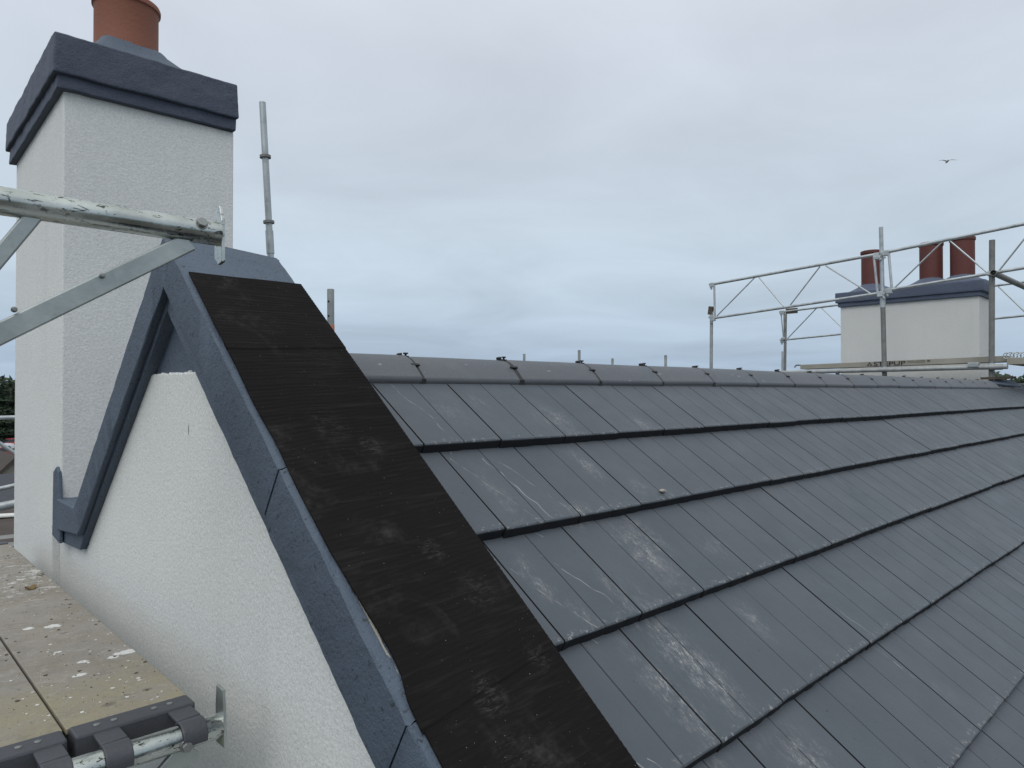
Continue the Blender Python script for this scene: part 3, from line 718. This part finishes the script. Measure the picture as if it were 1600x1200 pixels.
def board(x0, x1, label, seed):
    t = thing('scaffold_board', label, 'board', ((x0 + x1) / 2, 2.6, -.705), 'scaffold boards on the near brackets')
    w = x1 - x0; zt = -.645
    mb = MB(); mb.box(x0, x1, 1.572, 3.645, zt - .012, zt); mb.part('panel', 'deck', t, bevel=.002)
    for xx in (x0 + .001, x1 - .008): MB().box(xx, xx + .007, 1.575, 3.64, zt - .06, zt - .0135).part('side_rail', 'dark_steel', t)
    for ya, yb, sgn in ((1.514, 1.570, -1), (3.647, 3.70, 1)):
        mb = MB(); mb.box(x0 + .003, x1 - .003, ya, yb, zt - .055, zt + .004); mb.part('end_channel', 'dark_steel', t, bevel=.005)
    for i, hx in enumerate((x0 + .055, x1 - .035)):
        for yb, cy, cz, sgn in ((1.513, 1.45, -.675, -1), (3.702, 3.78, -.69, 1)):
            rings = []; r0, r1 = .0248, .0302
            angs = [0, 25, 50, 75, 100, 125, 150, 175, 200]
            for a in angs:
                aa = math.radians(a); dy, dz = math.cos(aa) * -sgn, math.sin(aa)
                rings.append([(hx - .023, cy + dy * r0, cz + dz * r0), (hx + .023, cy + dy * r0, cz + dz * r0), (hx + .023, cy + dy * r1, cz + dz * r1), (hx - .023, cy + dy * r1, cz + dz * r1)])
            mb = MB(); mb.loft(rings); y_in = cy + (-sgn) * r0 * .2
            a_, b_ = sorted((yb + .004 * -sgn, cy + .012 * -sgn))
            mb.box(hx - .023, hx + .023, a_, b_, cz + r0 - .002, cz + r1 - .0005)
            mb.part('hook', 'dark_steel', t, smooth=50, bevel=.002)
    for rx in (x0 + .045, x0 + .075, x1 - .075, x1 - .045):
        MB().lathe((rx, 1.542, zt + .004), [(.006, 0), (.006, .0012), (.003, .002)], 10).part('rivet', 'bolt', t)
    return t
board(.329, .552, 'trodden beige scaffold board nearest the gable wall with a brown leaf on it', 1)
board(.104, .3235, 'trodden grey scaffold board second from the gable wall', 2)
board(-.121, .0985, 'scaffold board third from the gable wall mostly out of sight', 3)
# dead leaf on the board
mb = MB(); pts = []
for k in range(14):
    a = 2 * PI * k / 14; pts.append((.475 + .016 * math.cos(a) * (1 + .2 * math.cos(3 * a)), 2.766 + .020 * math.sin(a), -.638 + .005 * math.sin(2 * a + 1)))
mb.add(pts + [(.475, 2.766, -.641)] + [(x, y, z - .0015) for x, y, z in pts], [(k, (k + 1) % 14, 14) for k in range(14)] + [(k, 15 + k, 15 + (k + 1) % 14, (k + 1) % 14) for k in range(14)])
tag(mb.part('fallen_leaf', 'dead_leaf'), 'small curled brown leaf lying on the scaffold board', 'leaf')
# flakes of dried plaster and dirt trodden into the boards
def flakes(n, mat, label, seed, zl):
    rnd = random.Random(seed); mb = MB()
    for _ in range(n):
        x = rnd.uniform(.107, .548); y = rnd.choice((rnd.uniform(1.6, 3.6), rnd.gauss(2.95, .22), rnd.uniform(1.6, 2.5))); y = min(3.62, max(1.585, y))
        if .320 < x < .332: continue
        r = .0007 + .0042 * rnd.random() ** 4.5; k = 6; h_ = rnd.uniform(.0005, .0016)
        p = [(x + r * rnd.uniform(.6, 1.3) * math.cos(2 * PI * i / k), y + r * rnd.uniform(.6, 1.3) * math.sin(2 * PI * i / k)) for i in range(k)]
        mb.add([(a_, b_, zl) for a_, b_ in p] + [(a_, b_, zl + h_) for a_, b_ in p], [tuple(range(k, 2 * k))] + [(i, (i + 1) % k, k + (i + 1) % k, k + i) for i in range(k)])
    o = mb.part('plaster_debris', mat); o['kind'] = 'stuff'; o['label'] = label
flakes(520, 'flashing_white', 'white plaster flakes trodden on the scaffold boards', 11, -.6448)
flakes(420, 'timber_brown', 'dark grit scattered on the scaffold boards', 12, -.6448)
# crumbs of mortar
def crumb(loc, r, seed, label, mat='mortar', name='mortar_crumb', cat='mortar crumb', group=None):
    mb = MB(); rnd = random.Random(seed); rings = []
    for i in range(1, 6):
        ph = PI * i / 6; rings.append([(loc[0] + r * math.sin(ph) * math.cos(2 * PI * k / 10) * rnd.uniform(.75, 1.2), loc[1] + r * math.sin(ph) * math.sin(2 * PI * k / 10) * rnd.uniform(.75, 1.2), loc[2] + r * .55 * math.cos(ph)) for k in range(10)])
    mb.loft(rings); tag(mb.part(name, mat), label, cat, group)
crumb((2.033, 1.380, -.336), .012, 3, 'crumb of pale mortar resting by the lower edge of a second-row slate')
crumb((.535, 2.95, -.639), .012, 4, 'grey mortar crumb among white splashes on the scaffold board')

# ------------------------------------------------------------------ scaffold poles
def pole(a, b, label, mat='tube_worn', group='scaffold standards rising beyond the roof', r=TR, rings_=(), spigot=None, band=None, r_top=None):
    a, b = Vector(a), Vector(b)
    t = thing('scaffold_pole', label, 'scaffold pole', tuple(a), group)
    d = (b - a)
    if spigot:      # (fraction, thinner radius): a joint part-way up, thinner tube above
        f, r2, m2 = spigot; m = a + d * f
        MB().tube(a, m, r, 18).part('tube', mat, t, smooth=40)
        MB().tube(m, b, r2, 18, hollow=True).part('tube', m2, t, smooth=40)
        s0 = m - d.normalized() * .06; s1 = m + d.normalized() * .06
        MB().tube(s0, s1, r + .004, 18).part('joint_sleeve', m2, t, smooth=40)
    else: MB().tube(a, b, r, 18, hollow=True).part('tube', mat, t, smooth=40)
    for f in rings_:
        p = a + d * f; u = d.normalized()
        MB().tube(p - u * .008, p + u * .008, r + .014, 18).part('collar', 'tube_dull', t, smooth=40)
    if band:
        f0, f1 = band; MB().tube(a + d * f0, a + d * f1, r + .0012, 18).part('orange_band', 'orange_tape', t, smooth=40)
    return t
def lean(p0, p1, zt, zb):      # point on the line p0-p1 at height z
    p0, p1 = Vector(p0), Vector(p1)
    g = lambda z: p0 + (p1 - p0) * ((z - p0.z) / (p1.z - p0.z)); return g(zb), g(zt)
a, b = lean((1.963, 4.328, 1.835), (2.008, 4.299, .852), 1.835, -1.6)
# holes as small dark plugs
t = pole(a, b, 'leaning grey scaffold pole with two collars just behind the blue gable top', 'galv', rings_=(((1.49 + 1.6) / 3.435), ((1.075 + 1.6) / 3.435)), r=.0205)
ax = (b - a).normalized(); m = a + ax * ((.99 + 1.6) / .99)
g = lambda z: a + (b - a) * ((z + 1.6) / 3.435)
MB().tube(g(.875), g(1.02), .0245, 18).part('joint_sleeve', 'galv', t, smooth=40)
t = pole((2.50, 4.39, -1.6), (2.487, 4.396, .707), 'short grey scaffold pole with an orange band showing above the felt edge', 'tube_worn', band=((.395 + 1.6) / 2.307, (.46 + 1.6) / 2.307))
for z in (.62, .52): MB().tube((2.490 - .0248, 4.394 - .008, z), (2.490 - .02, 4.394 - .006, z), .008, 8).part('pin_hole', 'ink', t)
for (x, y, zt), lab in zip([(9.165, 9.213, .69), (9.131, 7.859, .702), (11.127, 8.715, .654), (10.61, 7.132, .641)],
                           ['shortest pole tip just over the second ridge tile joint', 'taller pole tip standing above the third ridge clip', 'faint pole tip between the two taller tips over the ridge', 'pole tip over the ridge next to the guard rail end post']):
    pole((x, y, -2), (x, y, zt), lab, 'tube_worn')
X7 = 9.54  # front scaffold, its rails and planks scaled up about the camera, some radii too
p1 = pole((X7, 5.628, -1.5), (X7, 5.597, 1.2), 'scaffold pole capped by a brown block at the end of the guard rails', 'tube_worn', 'scaffold standards round the far chimney')
MB().obox((X7, 5.61, 1.218), (1, 0, 0), (0, 1, .15), (0, -.15, 1), .024, .034, .062).part('end_block', 'timber_brown', p1, bevel=.003)
p2 = pole((X7, 3.158, -.8), (X7, 3.209, 2.074), 'two-tone scaffold pole jointed half way in front of the cream chimney', 'tube_dull', 'scaffold standards round the far chimney', spigot=((1.116 + .8) / 2.874, .0245, 'galv_pale'), r=.029)
p3 = pole((X7, 2.04, -.1), (X7, 2.024, 1.728), 'dark thick scaffold pole at the near corner of the cream chimney', 'tube_dull', 'scaffold standards round the far chimney', r=.030)
p4 = pole((12.0, 5.66, -2), (12.0, 5.60, 1.36), 'thin scaffold pole with a brown block beyond the ridge left of the cream chimney', 'tube_dull', 'scaffold standards round the far chimney', r=.024)
MB().tube((12.0, 5.662, -.5), (12.0, 5.645, .70), .029, 16).part('sleeve', 'galv_pale', p4, smooth=40)
MB().obox((12.02, 5.50, 1.40), (0, 1, 0), (1, 0, 0), (0, 0, 1), .10, .02, .045).part('end_block', 'timber_brown', p4, bevel=.003)
MB().tube((12.0, 5.68, 1.36), (12.0, 5.64, .92), .010, 10).part('hanger', 'galv', p4, smooth=40)

# couplers, small cast blocks with a bolt
def coupler(c, parent, s=.045, mat='galv_pale'):
    c = Vector(c); mb = MB()
    mb.tube(c - Vector((0, 0, s * .6)), c + Vector((0, 0, s * .6)), .034, 14)
    mb.obox(c + Vector((-.03, 0, 0)), (1, 0, 0), (0, 1, 0), (0, 0, 1), .022, s * .8, s * .45)
    mb.tube(c + Vector((-.03, -s * .9, .012)), c + Vector((-.03, s * .9, .012)), .009, 8)
    mb.tube(c + Vector((-.045, -s * .6, 0)), c + Vector((-.058, -s * .6, 0)), .014, 6)
    return mb.part('coupler', mat, parent, smooth=40, bevel=.002)

# ------------------------------------------------------------------ lattice guard rails
def lattice(label, X, t0, t1, b0, b1, braces, mat='galv_pale', posts=(True, True), r=.020, claws=True):
    t = thing('guard_rail', label, 'guard rail', (X, (t0[0] + t1[0]) / 2, min(b0[1], b1[1])), 'lattice guard rails round the far chimney')
    P = lambda q: (X, q[0], q[1])
    MB().tube(P(t0), P(t1), r, 14).part('top_rail', mat, t, smooth=40)
    MB().tube(P(b0), P(b1), r * .9, 14).part('bottom_rail', mat, t, smooth=40)
    for on, tt, bb in zip(posts, (t0, t1), (b0, b1)):
        if on:
            MB().tube(P(tt), P(bb), .0155, 12).part('end_post', mat, t, smooth=40)
            for q in (tt, bb):
                if claws:
                    s = 1 if q in (t0, b0) else -1
                    mb = MB(); mb.obox((X, q[0] + s * .03, q[1] - .012), (1, 0, 0), (0, 1, 0), (0, 0, 1), .02, .035, .034); mb.obox((X, q[0] + s * .062, q[1] - .03), (1, 0, 0), (0, 1, -.4), (0, .4, 1), .014, .012, .05)
                    mb.part('claw', mat, t, bevel=.006)
    for a_, b_ in braces: MB().tube(P(a_), P(b_), .0095, 8).part('brace', mat, t, smooth=40)
    return t
lattice('lattice guard rail reaching out into the sky from the jointed pole', X7 - 0.036, (5.53, 1.607), (3.283, 1.728), (5.521, 1.098), (3.24, 1.236),
        [((5.489, 1.124), (4.888, 1.626)), ((4.82, 1.62), (4.465, 1.182)), ((4.374, 1.182), (3.96, 1.668)), ((3.884, 1.668), (3.324, 1.242))])
lattice('lattice guard rail crossing in front of the two dark red pots', X7 - 0.036, (3.109, 1.744), (1.08, 1.904), (3.074, 1.267), (1.068, 1.416),
        [((3.06, 1.27), (2.508, 1.784)), ((2.448, 1.788), (2.064, 1.356)), ((1.954, 1.362), (1.724, 1.675)), ((1.724, 1.675), (1.584, 1.854))])
lattice('lower lattice guard rail passing behind the cream chimney', 12.0, (5.628, 1.395), (.6, 1.59), (5.619, .902), (.6, 1.13),
        [((5.58, .91), (5.06, 1.41)), ((4.984, 1.415), (4.55, .95)), ((4.4, .96), (3.9, 1.45)), ((3.8, 1.45), (3.2, 1.0)), ((2.474, 1.50), (2.1, 1.03))], 'galv', (True, True), .017)
coupler((X7, 3.24, 1.69), p2); coupler((X7, 3.19, 1.225), p2); coupler((X7, 2.034, 1.345), p3, mat='galv'); coupler((X7, 3.168, .282), p2); coupler((X7, 2.04, .294), p3)
coupler((12.0, 5.63, .92), p4, .04, 'galv'); coupler((X7, 5.59, 1.115), p1, .036)
# horizontal tubes
t = thing('scaffold_tube', 'grey ledger tube under the lettered board across the cream chimney', 'scaffold tube', (X7 - .06, 3.1, .26))
MB().tube((X7 - .066, 4.98, .258), (X7 - .066, 1.87, .278), .0265, 16, hollow=True).part('tube', 'tube_worn', t, smooth=40)
MB().tube((X7 - .066, 2.04, .277), (X7 - .066, 1.92, .278), .034, 16).part('end_coupler', 'tube_worn', t, smooth=40)
MB().obox((X7 - .072, 2.196, .306), (1, 0, 0), (0, 1, 0), (0, 0, 1), .036, .054, .026).part('clip', 'galv_pale', t, bevel=.006)
t = thing('scaffold_tube', 'dark open-ended scaffold tube clamped to the thick corner pole', 'scaffold tube', (10.3, 1.98, 1.3))
MB().tube((9.40, 1.986, 1.334), (14.5, 1.986, 1.340), .033, 18, hollow=True).part('tube', 'tube_dull', t, smooth=40)

# ------------------------------------------------------------------ lettered board and its neighbour
sb = thing('plank', 'long beige scaffold plank lettered STEPUP along the foot of the cream chimney', 'scaffold plank', (9.72, 3.1, .31))
MB().hexa([(9.72, 1.92, .342), (9.72, 4.33, .310), (9.97, 4.33, .310), (9.97, 1.92, .342), (9.72, 1.92, .412), (9.72, 4.33, .372), (9.97, 4.33, .372), (9.97, 1.92, .412)]).part('board', 'board_beige', sb, bevel=.003)
mb = MB(); mb.path([(9.75, 4.32, .366), (9.75, 4.39, .370), (9.75, 4.415, .356), (9.75, 4.42, .336)], .008, 8); mb.part('end_hook', 'black_rubber', sb)
def text(body, y0, y1, zc, h, X, parent, name, bold=.0):
    cu = bpy.data.curves.new(name, 'FONT'); cu.body = body; cu.size = 1.0; cu.offset = bold; cu.extrude = .0
    o = bpy.data.objects.new(name, cu); COL.objects.link(o); bpy.context.view_layer.update()
    dg = bpy.context.evaluated_depsgraph_get(); me = bpy.data.meshes.new_from_object(o.evaluated_get(dg))
    bpy.data.objects.remove(o); vs = [v.co.copy() for v in me.vertices]; fs = [tuple(p.vertices) for p in me.polygons]; bpy.data.meshes.remove(me)
    xa, xb = min(v.x for v in vs), max(v.x for v in vs); za, zb = min(v.y for v in vs), max(v.y for v in vs)
    slope = -.0145
    mb = MB(); out_ = []
    for v in vs:
        fx = (v.x - xa) / (xb - xa); fz = (v.y - za) / (zb - za) - .5
        y = y0 + (y1 - y0) * fx; out_.append((X, y, zc + fz * h + (y0 - y) * .0150))
    mb.add(out_, fs); return mb.part(name, 'ink', parent)
tx = text('STEPUP', 3.365, 2.990, .3545, .052, 9.717, sb, 'lettering', .012)
text('OKYO 12.5x3900', 2.97, 2.77, .377, .014, 9.717, sb, 'lettering')
text('www', 2.748, 2.712, .376, .026, 9.717, sb, 'lettering', .01)
mb = MB()
for (y, z) in ((3.434, .347), (3.398, .348), (3.416, .371)):
    mb.add([(9.717, y + .016, z - .011), (9.717, y - .016, z - .0105), (9.717, y, z + .012)], [(0, 1, 2)])
mb.part('triangle_mark', 'ink', sb)
MB().box(9.716, 9.717, 2.77, 2.97, .361, .363).part('underline', 'ink', sb)
s2 = thing('plank', 'plain beige scaffold plank running away beyond the thick corner pole', 'scaffold plank', (9, 1.5, .25))
MB().hexa([(9.6, 1.66, .306), (13.5, 1.66, .306), (13.5, 1.905, .306), (9.6, 1.905, .306), (9.6, 1.66, .382), (13.5, 1.66, .382), (13.5, 1.905, .382), (9.6, 1.905, .382)]).part('board', 'board_beige', s2, bevel=.003)
wc = thing('wire_coil', 'loose loops of grey wire lying on the planks beside the corner pole', 'wire coil', (9.75, 1.87, .40))
for k in range(6):
    cy, r = 1.92 - k * .031, .034 + .005 * (k % 2)
    pts = [(9.68 + .012 * k, cy + r * math.cos(a), .408 + r * math.sin(a)) for a in [2 * PI * i / 12 for i in range(13)]]
    MB().path(pts, .005, 6).part('loop', 'galv', wc, smooth=40)
tb = MB().obox((9.62, 1.99, .155), (.93, -.42, .03), (.42, .93, .0), (0, 0, 1), .22, .05, .014)
tag(tb.part('timber_batten', 'timber_brown'), 'brown timber offcut lying across the break in the ridge', 'timber')
tag(MB().obox((9.75, 1.955, .100), (.9, -.25, -.05), (.2, .7, .6), (0, -.6, .75), .26, .05, .009).part('lead_flashing', 'lead_grey'), 'loose grey flashing strip hanging in the gap of the ridge', 'flashing')

# ------------------------------------------------------------------ poles out of frame carrying the near brackets
for y, zt, lab in ((1.45, 1.2, 'galvanised standard carrying the two near bracket tubes'), (3.78, 1.2, 'galvanised standard at the far end of the boards')):
    pole((-.72, y, -8), (-.72, y, zt), lab, 'galv', 'standards beside the gable')

# ------------------------------------------------------------------ rails, roofs, cars and trees beyond the chimney
def rail(a, b, r, label):
    t = thing('scaffold_rail', label, 'scaffold rail', tuple(a), 'rails beyond the tall chimney'); MB().tube(a, b, r, 16).part('tube', 'galv_pale', t, smooth=40); return t
rail((.6, 9.72, -.297), (2.7, 9.72, -.29), .024, 'upper pale rail crossing the dark trees')
rail((.7, 9.75, -1.22), (1.9, 8.75, -.86), .024, 'middle pale rail below the stone gable')
rail((.5, 6.0, -.845), (1.6, 5.9, -.68), .029, 'thick lowest pale rail over the grey tiles')
rail((1.28, 9.75, -.50), (1.75, 9.72, -.90), .022, 'sloping pale brace in front of the parked cars')
for x, y, lab in ((.62, 9.78, 'galvanised standard holding the upper pale rails'), (.55, 6.06, 'galvanised standard holding the thick lowest rail')): pole((x, y, -8), (x, y, .3), lab, 'galv', 'standards holding the rails')
# gabled house
h = thing('house', 'stone gabled house with a steep brown tiled roof behind the rails', 'house', (7.2, 32, -8), None)
xl, xr, xm = 2.2, 12.2, 7.2; ze, zr = -4.6, .1 - .0
zr = -2.3 + (xm - 4.34) * 1.0; 
zr = min(zr, .2); 
def hz(x): return -2.30 + (x - 4.34) * 1.05
xm = 4.38; xr = 2 * xm - xl
MB().add([(xl, 28, -8), (xr, 28, -8), (xr, 28, hz(xl)), (xm, 28, hz(xm)), (xl, 28, hz(xl)), (xl, 36, -8), (xr, 36, -8), (xr, 36, hz(xl)), (xm, 36, hz(xm)), (xl, 36, hz(xl))],
         [(0, 1, 2, 3, 4), (9, 8, 7, 6, 5), (0, 4, 9, 5), (1, 6, 7, 2), (4, 3, 8, 9), (3, 2, 7, 8)]).part('wall', 'stone_wall', h)
for s_ in (-1, 1):
    xe = xl - .2 if s_ < 0 else xr + .2; zE = hz(xl) - .2
    MB().hexa([(xe, 27.85, zE), (xm, 27.85, hz(xm) + .02), (xm, 36.15, hz(xm) + .02), (xe, 36.15, zE), (xe, 27.85, zE + .14), (xm, 27.85, hz(xm) + .16), (xm, 36.15, hz(xm) + .16), (xe, 36.15, zE + .14)]).part('roof', 'brown_tile', h)
h = thing('house', 'low house with a dark slate grey roof nearer than the stone gable', 'house', (3, 18, -8), None)
MB().box(-1.5, 7.5, 16.2, 22, -8, -3.4).part('wall', 'render_white', h)
MB().hexa([(-1.8, 16, -3.3), (7.8, 16, -3.3), (7.8, 19.4, -1.95), (-1.8, 19.4, -1.95), (-1.8, 16, -3.2), (7.8, 16, -3.2), (7.8, 19.4, -1.85), (-1.8, 19.4, -1.85)]).part('roof', 'dark_tile', h)
MB().hexa([(-1.8, 19.4, -1.95), (7.8, 19.4, -1.95), (7.8, 22.6, -3.3), (-1.8, 22.6, -3.3), (-1.8, 19.4, -1.85), (7.8, 19.4, -1.85), (7.8, 22.6, -3.2), (-1.8, 22.6, -3.2)]).part('roof', 'dark_tile', h)
h = thing('shed', 'brown ridged outhouse roof with a white verge just behind the chimney foot', 'shed', (2, 10.8, -8), None)
MB().box(-.5, 4.3, 9.3, 13.0, -8, -1.95).part('wall', 'stone_wall', h)
for k in range(14): 
    y = 9.1 + k * .27
    MB().hexa([(-.7, y, -1.80), (4.5, y, -1.80), (4.5, y + .262, -1.775), (-.7, y + .262, -1.775), (-.7, y, -1.755), (4.5, y, -1.755), (4.5, y + .262, -1.735), (-.7, y + .262, -1.735)]).part('roof_sheet', 'brown_tile' if k not in (2, 4) else 'sheet_grey', h)
MB().hexa([(1.2, 12.0, -1.72), (2.6, 11.5, -1.72), (2.6, 11.75, -1.72), (1.2, 12.25, -1.72), (1.2, 12.0, -1.70), (2.6, 11.5, -1.70), (2.6, 11.75, -1.70), (1.2, 12.25, -1.70)]).part('verge_board', 'flashing_white', h)

def car(x, y, rz, mat, label):
    t = thing('parked_car', label, 'car', (x, y, -7.98), 'cars in the car park'); ca, sa = math.cos(rz), math.sin(rz)
    T = lambda p: (x + p[0] * ca - p[1] * sa, y + p[0] * sa + p[1] * ca, -7.98 + p[2])
    def sec(xx, zl, zs, zt, w, wt): return [T((xx, -w, zl)), T((xx, -w, zs)), T((xx, -wt, zt)), T((xx, wt, zt)), T((xx, w, zs)), T((xx, w, zl))]
    MB().loft([sec(-2.1, .35, .6, .7, .75, .7), sec(-2.0, .25, .8, .95, .85, .8), sec(-.9, .22, .9, 1.0, .88, .8), sec(1.0, .22, .9, 1.0, .88, .8), sec(2.0, .25, .75, .9, .85, .8), sec(2.15, .35, .6, .7, .75, .7)]).part('body', mat, t, smooth=35)
    MB().loft([[T((xx, s_ * w, z)) for s_, z in ((-1, .98), (-.86, zt), (.86, zt), (1, .98))] for xx, zt, w in ((-1.75, 1.0, .78), (-1.2, 1.40, .76), (.3, 1.45, .76), (1.1, 1.0, .78))]).part('cabin', 'glass_dark', t, smooth=35)
    MB().loft([[T((xx, s_ * .66, z)) for s_, z in ((-1, zt), (-.9, zt + .04), (.9, zt + .04), (1, zt))] for xx, zt in ((-1.2, 1.39), (.3, 1.44))]).part('car_roof', mat, t)
    for wx in (-1.3, 1.35):
        for wy in (-.86, .86):
            a_, b_ = Vector(T((wx, wy - .09, .31))), Vector(T((wx, wy + .09, .31))); MB().tube(a_, b_, .31, 16).part('wheel', 'black_rubber', t)
car(15.9, 117, .25, 'car_white', 'white car parked under the dark trees'); car(18.9, 119.5, .25, 'car_red', 'bright red car parked beside the white car')
car(14.6, 101, .15, 'car_dark_red', 'dark red car parked nearer than the white car')
def leaf_cloud(n, fpos, size, seed):
    rnd = random.Random(seed); mb = MB()
    for _ in range(n):
        p = Vector(fpos(rnd)); d = Vector((rnd.gauss(0, 1), rnd.gauss(0, 1), rnd.gauss(0, .7))).normalized(); e = d.orthogonal().normalized(); s = size * rnd.uniform(.6, 1.4)
        mb.add([p - d * s, p + e * s * .5, p + d * s, p - e * s * .5], [(0, 1, 2, 3)])
    return mb
def conifer(x, y, h_, r, seed, label):
    t = thing('conifer_tree', label, 'tree', (x, y, -8), 'dark trees behind the car park')
    MB().tube((x, y, -8), (x, y, -8 + h_ * .95), .25, 8, .04).part('trunk', 'bark', t)
    def f(rnd):
        z = rnd.random() ** 1.3; lay = .75 + .25 * math.sin(z * 34 + seed); a = rnd.random() * 2 * PI; rr = r * (1 - z) ** .7 * lay * math.sqrt(rnd.random() * .8 + .2) + .1
        return (x + rr * math.cos(a), y + rr * math.sin(a), -7.6 + z * (h_ - .4) - rr * .12)
    leaf_cloud(2600, f, .32, seed).part('crown', 'conifer_leaf', t)
labs = ['dark conifer showing just past the chimney edge', 'dark conifer behind the white car', 'dark conifer behind the red car', 'tall dark conifer with a narrow tip', 'dark conifer hidden partly by the chimney', 'dark bushy conifer at the rail end', 'dark conifer at the back of the car park']
for i, (x, y, hh, r) in enumerate([(16.6, 131, 9.0, 2.6), (18.6, 130, 8.9, 2.7), (20.6, 131.5, 9.1, 2.6), (22.6, 130.5, 9.4, 2.8), (14.6, 131, 8.8, 2.7), (17.6, 134.5, 8.6, 3.0), (19.7, 135, 8.8, 3.0)]): conifer(x, y, hh, r, i, labs[i])
# far wood at the horizon beyond the ridge end
def fw(rnd):
    t_ = rnd.random(); y = 8 + 60 * t_; hgt = 12.2 + 2.2 * noise.noise(Vector((y * .25, 1, 0))) + 1.0 * noise.noise(Vector((y * .9, 4, 0)))
    return (200 + rnd.uniform(-3, 3), y, -8 + hgt * rnd.random() ** .6)
o = leaf_cloud(9000, fw, .55, 5).part('treeline', 'wood_leaf')
def fw2(rnd):
    a_ = math.radians(20 + 62 * rnd.random()); d_ = 250 + rnd.uniform(-5, 5); hgt = 10.5 + 2.5 * noise.noise(Vector((a_ * 22, 1, 7))) + 1.2 * noise.noise(Vector((a_ * 90, 4, 0)))
    return (d_ * math.cos(a_), d_ * math.sin(a_), -8 + hgt * rnd.random() ** .6)
o2 = leaf_cloud(16000, fw2, 1.1, 8).part('treeline', 'wood_leaf'); o2['kind'] = 'stuff'; o2['label'] = 'distant wood along the horizon hidden behind the long ridge'; o['kind'] = 'stuff'; o['label'] = 'low dark wood on the horizon beyond the end of the ridge'

# ------------------------------------------------------------------ gull
g_ = thing('gull', 'small grey gull gliding high in the cloudy sky', 'bird', (34.0, 8.8, 9.74))
fx = Vector((.85, .5, 0)).normalized(); sx = Vector((-.62, .78, 0)).normalized()
c0 = Vector((34.0, 8.8, 9.74))
rings = []
for u, r in ((-.22, .005), (-.12, .035), (0, .05), (.1, .042), (.17, .028), (.21, .006)):
    rings.append([c0 + fx * u + (sx * math.cos(a) + Vector((0, 0, 1)) * math.sin(a)) * r for a in [2 * PI * k / 10 for k in range(10)]])
MB().loft(rings).part('body', 'gull_white', g_, smooth=60)
for s_ in (-1, 1):
    P = lambda along, out_, up: c0 + fx * along + sx * out_ * s_ + Vector((0, 0, up))
    MB().loft([[P(.09, .03, .03), P(-.05, .03, .025), P(-.05, .03, .015)], [P(.07, .16, .07), P(-.04, .16, .065), P(-.04, .16, .055)], [P(.0, .34, .045), P(-.05, .34, .04), P(-.05, .34, .035)], [P(-.05, .42, .01), P(-.07, .42, .008), P(-.07, .42, .005)]]).part('wing', 'gull_white', g_)

# ------------------------------------------------------------------ raise everything to its height above the ground
for o in list(S.objects):
    if o.parent is None and o.type != 'LIGHT': o.location.z += EYE
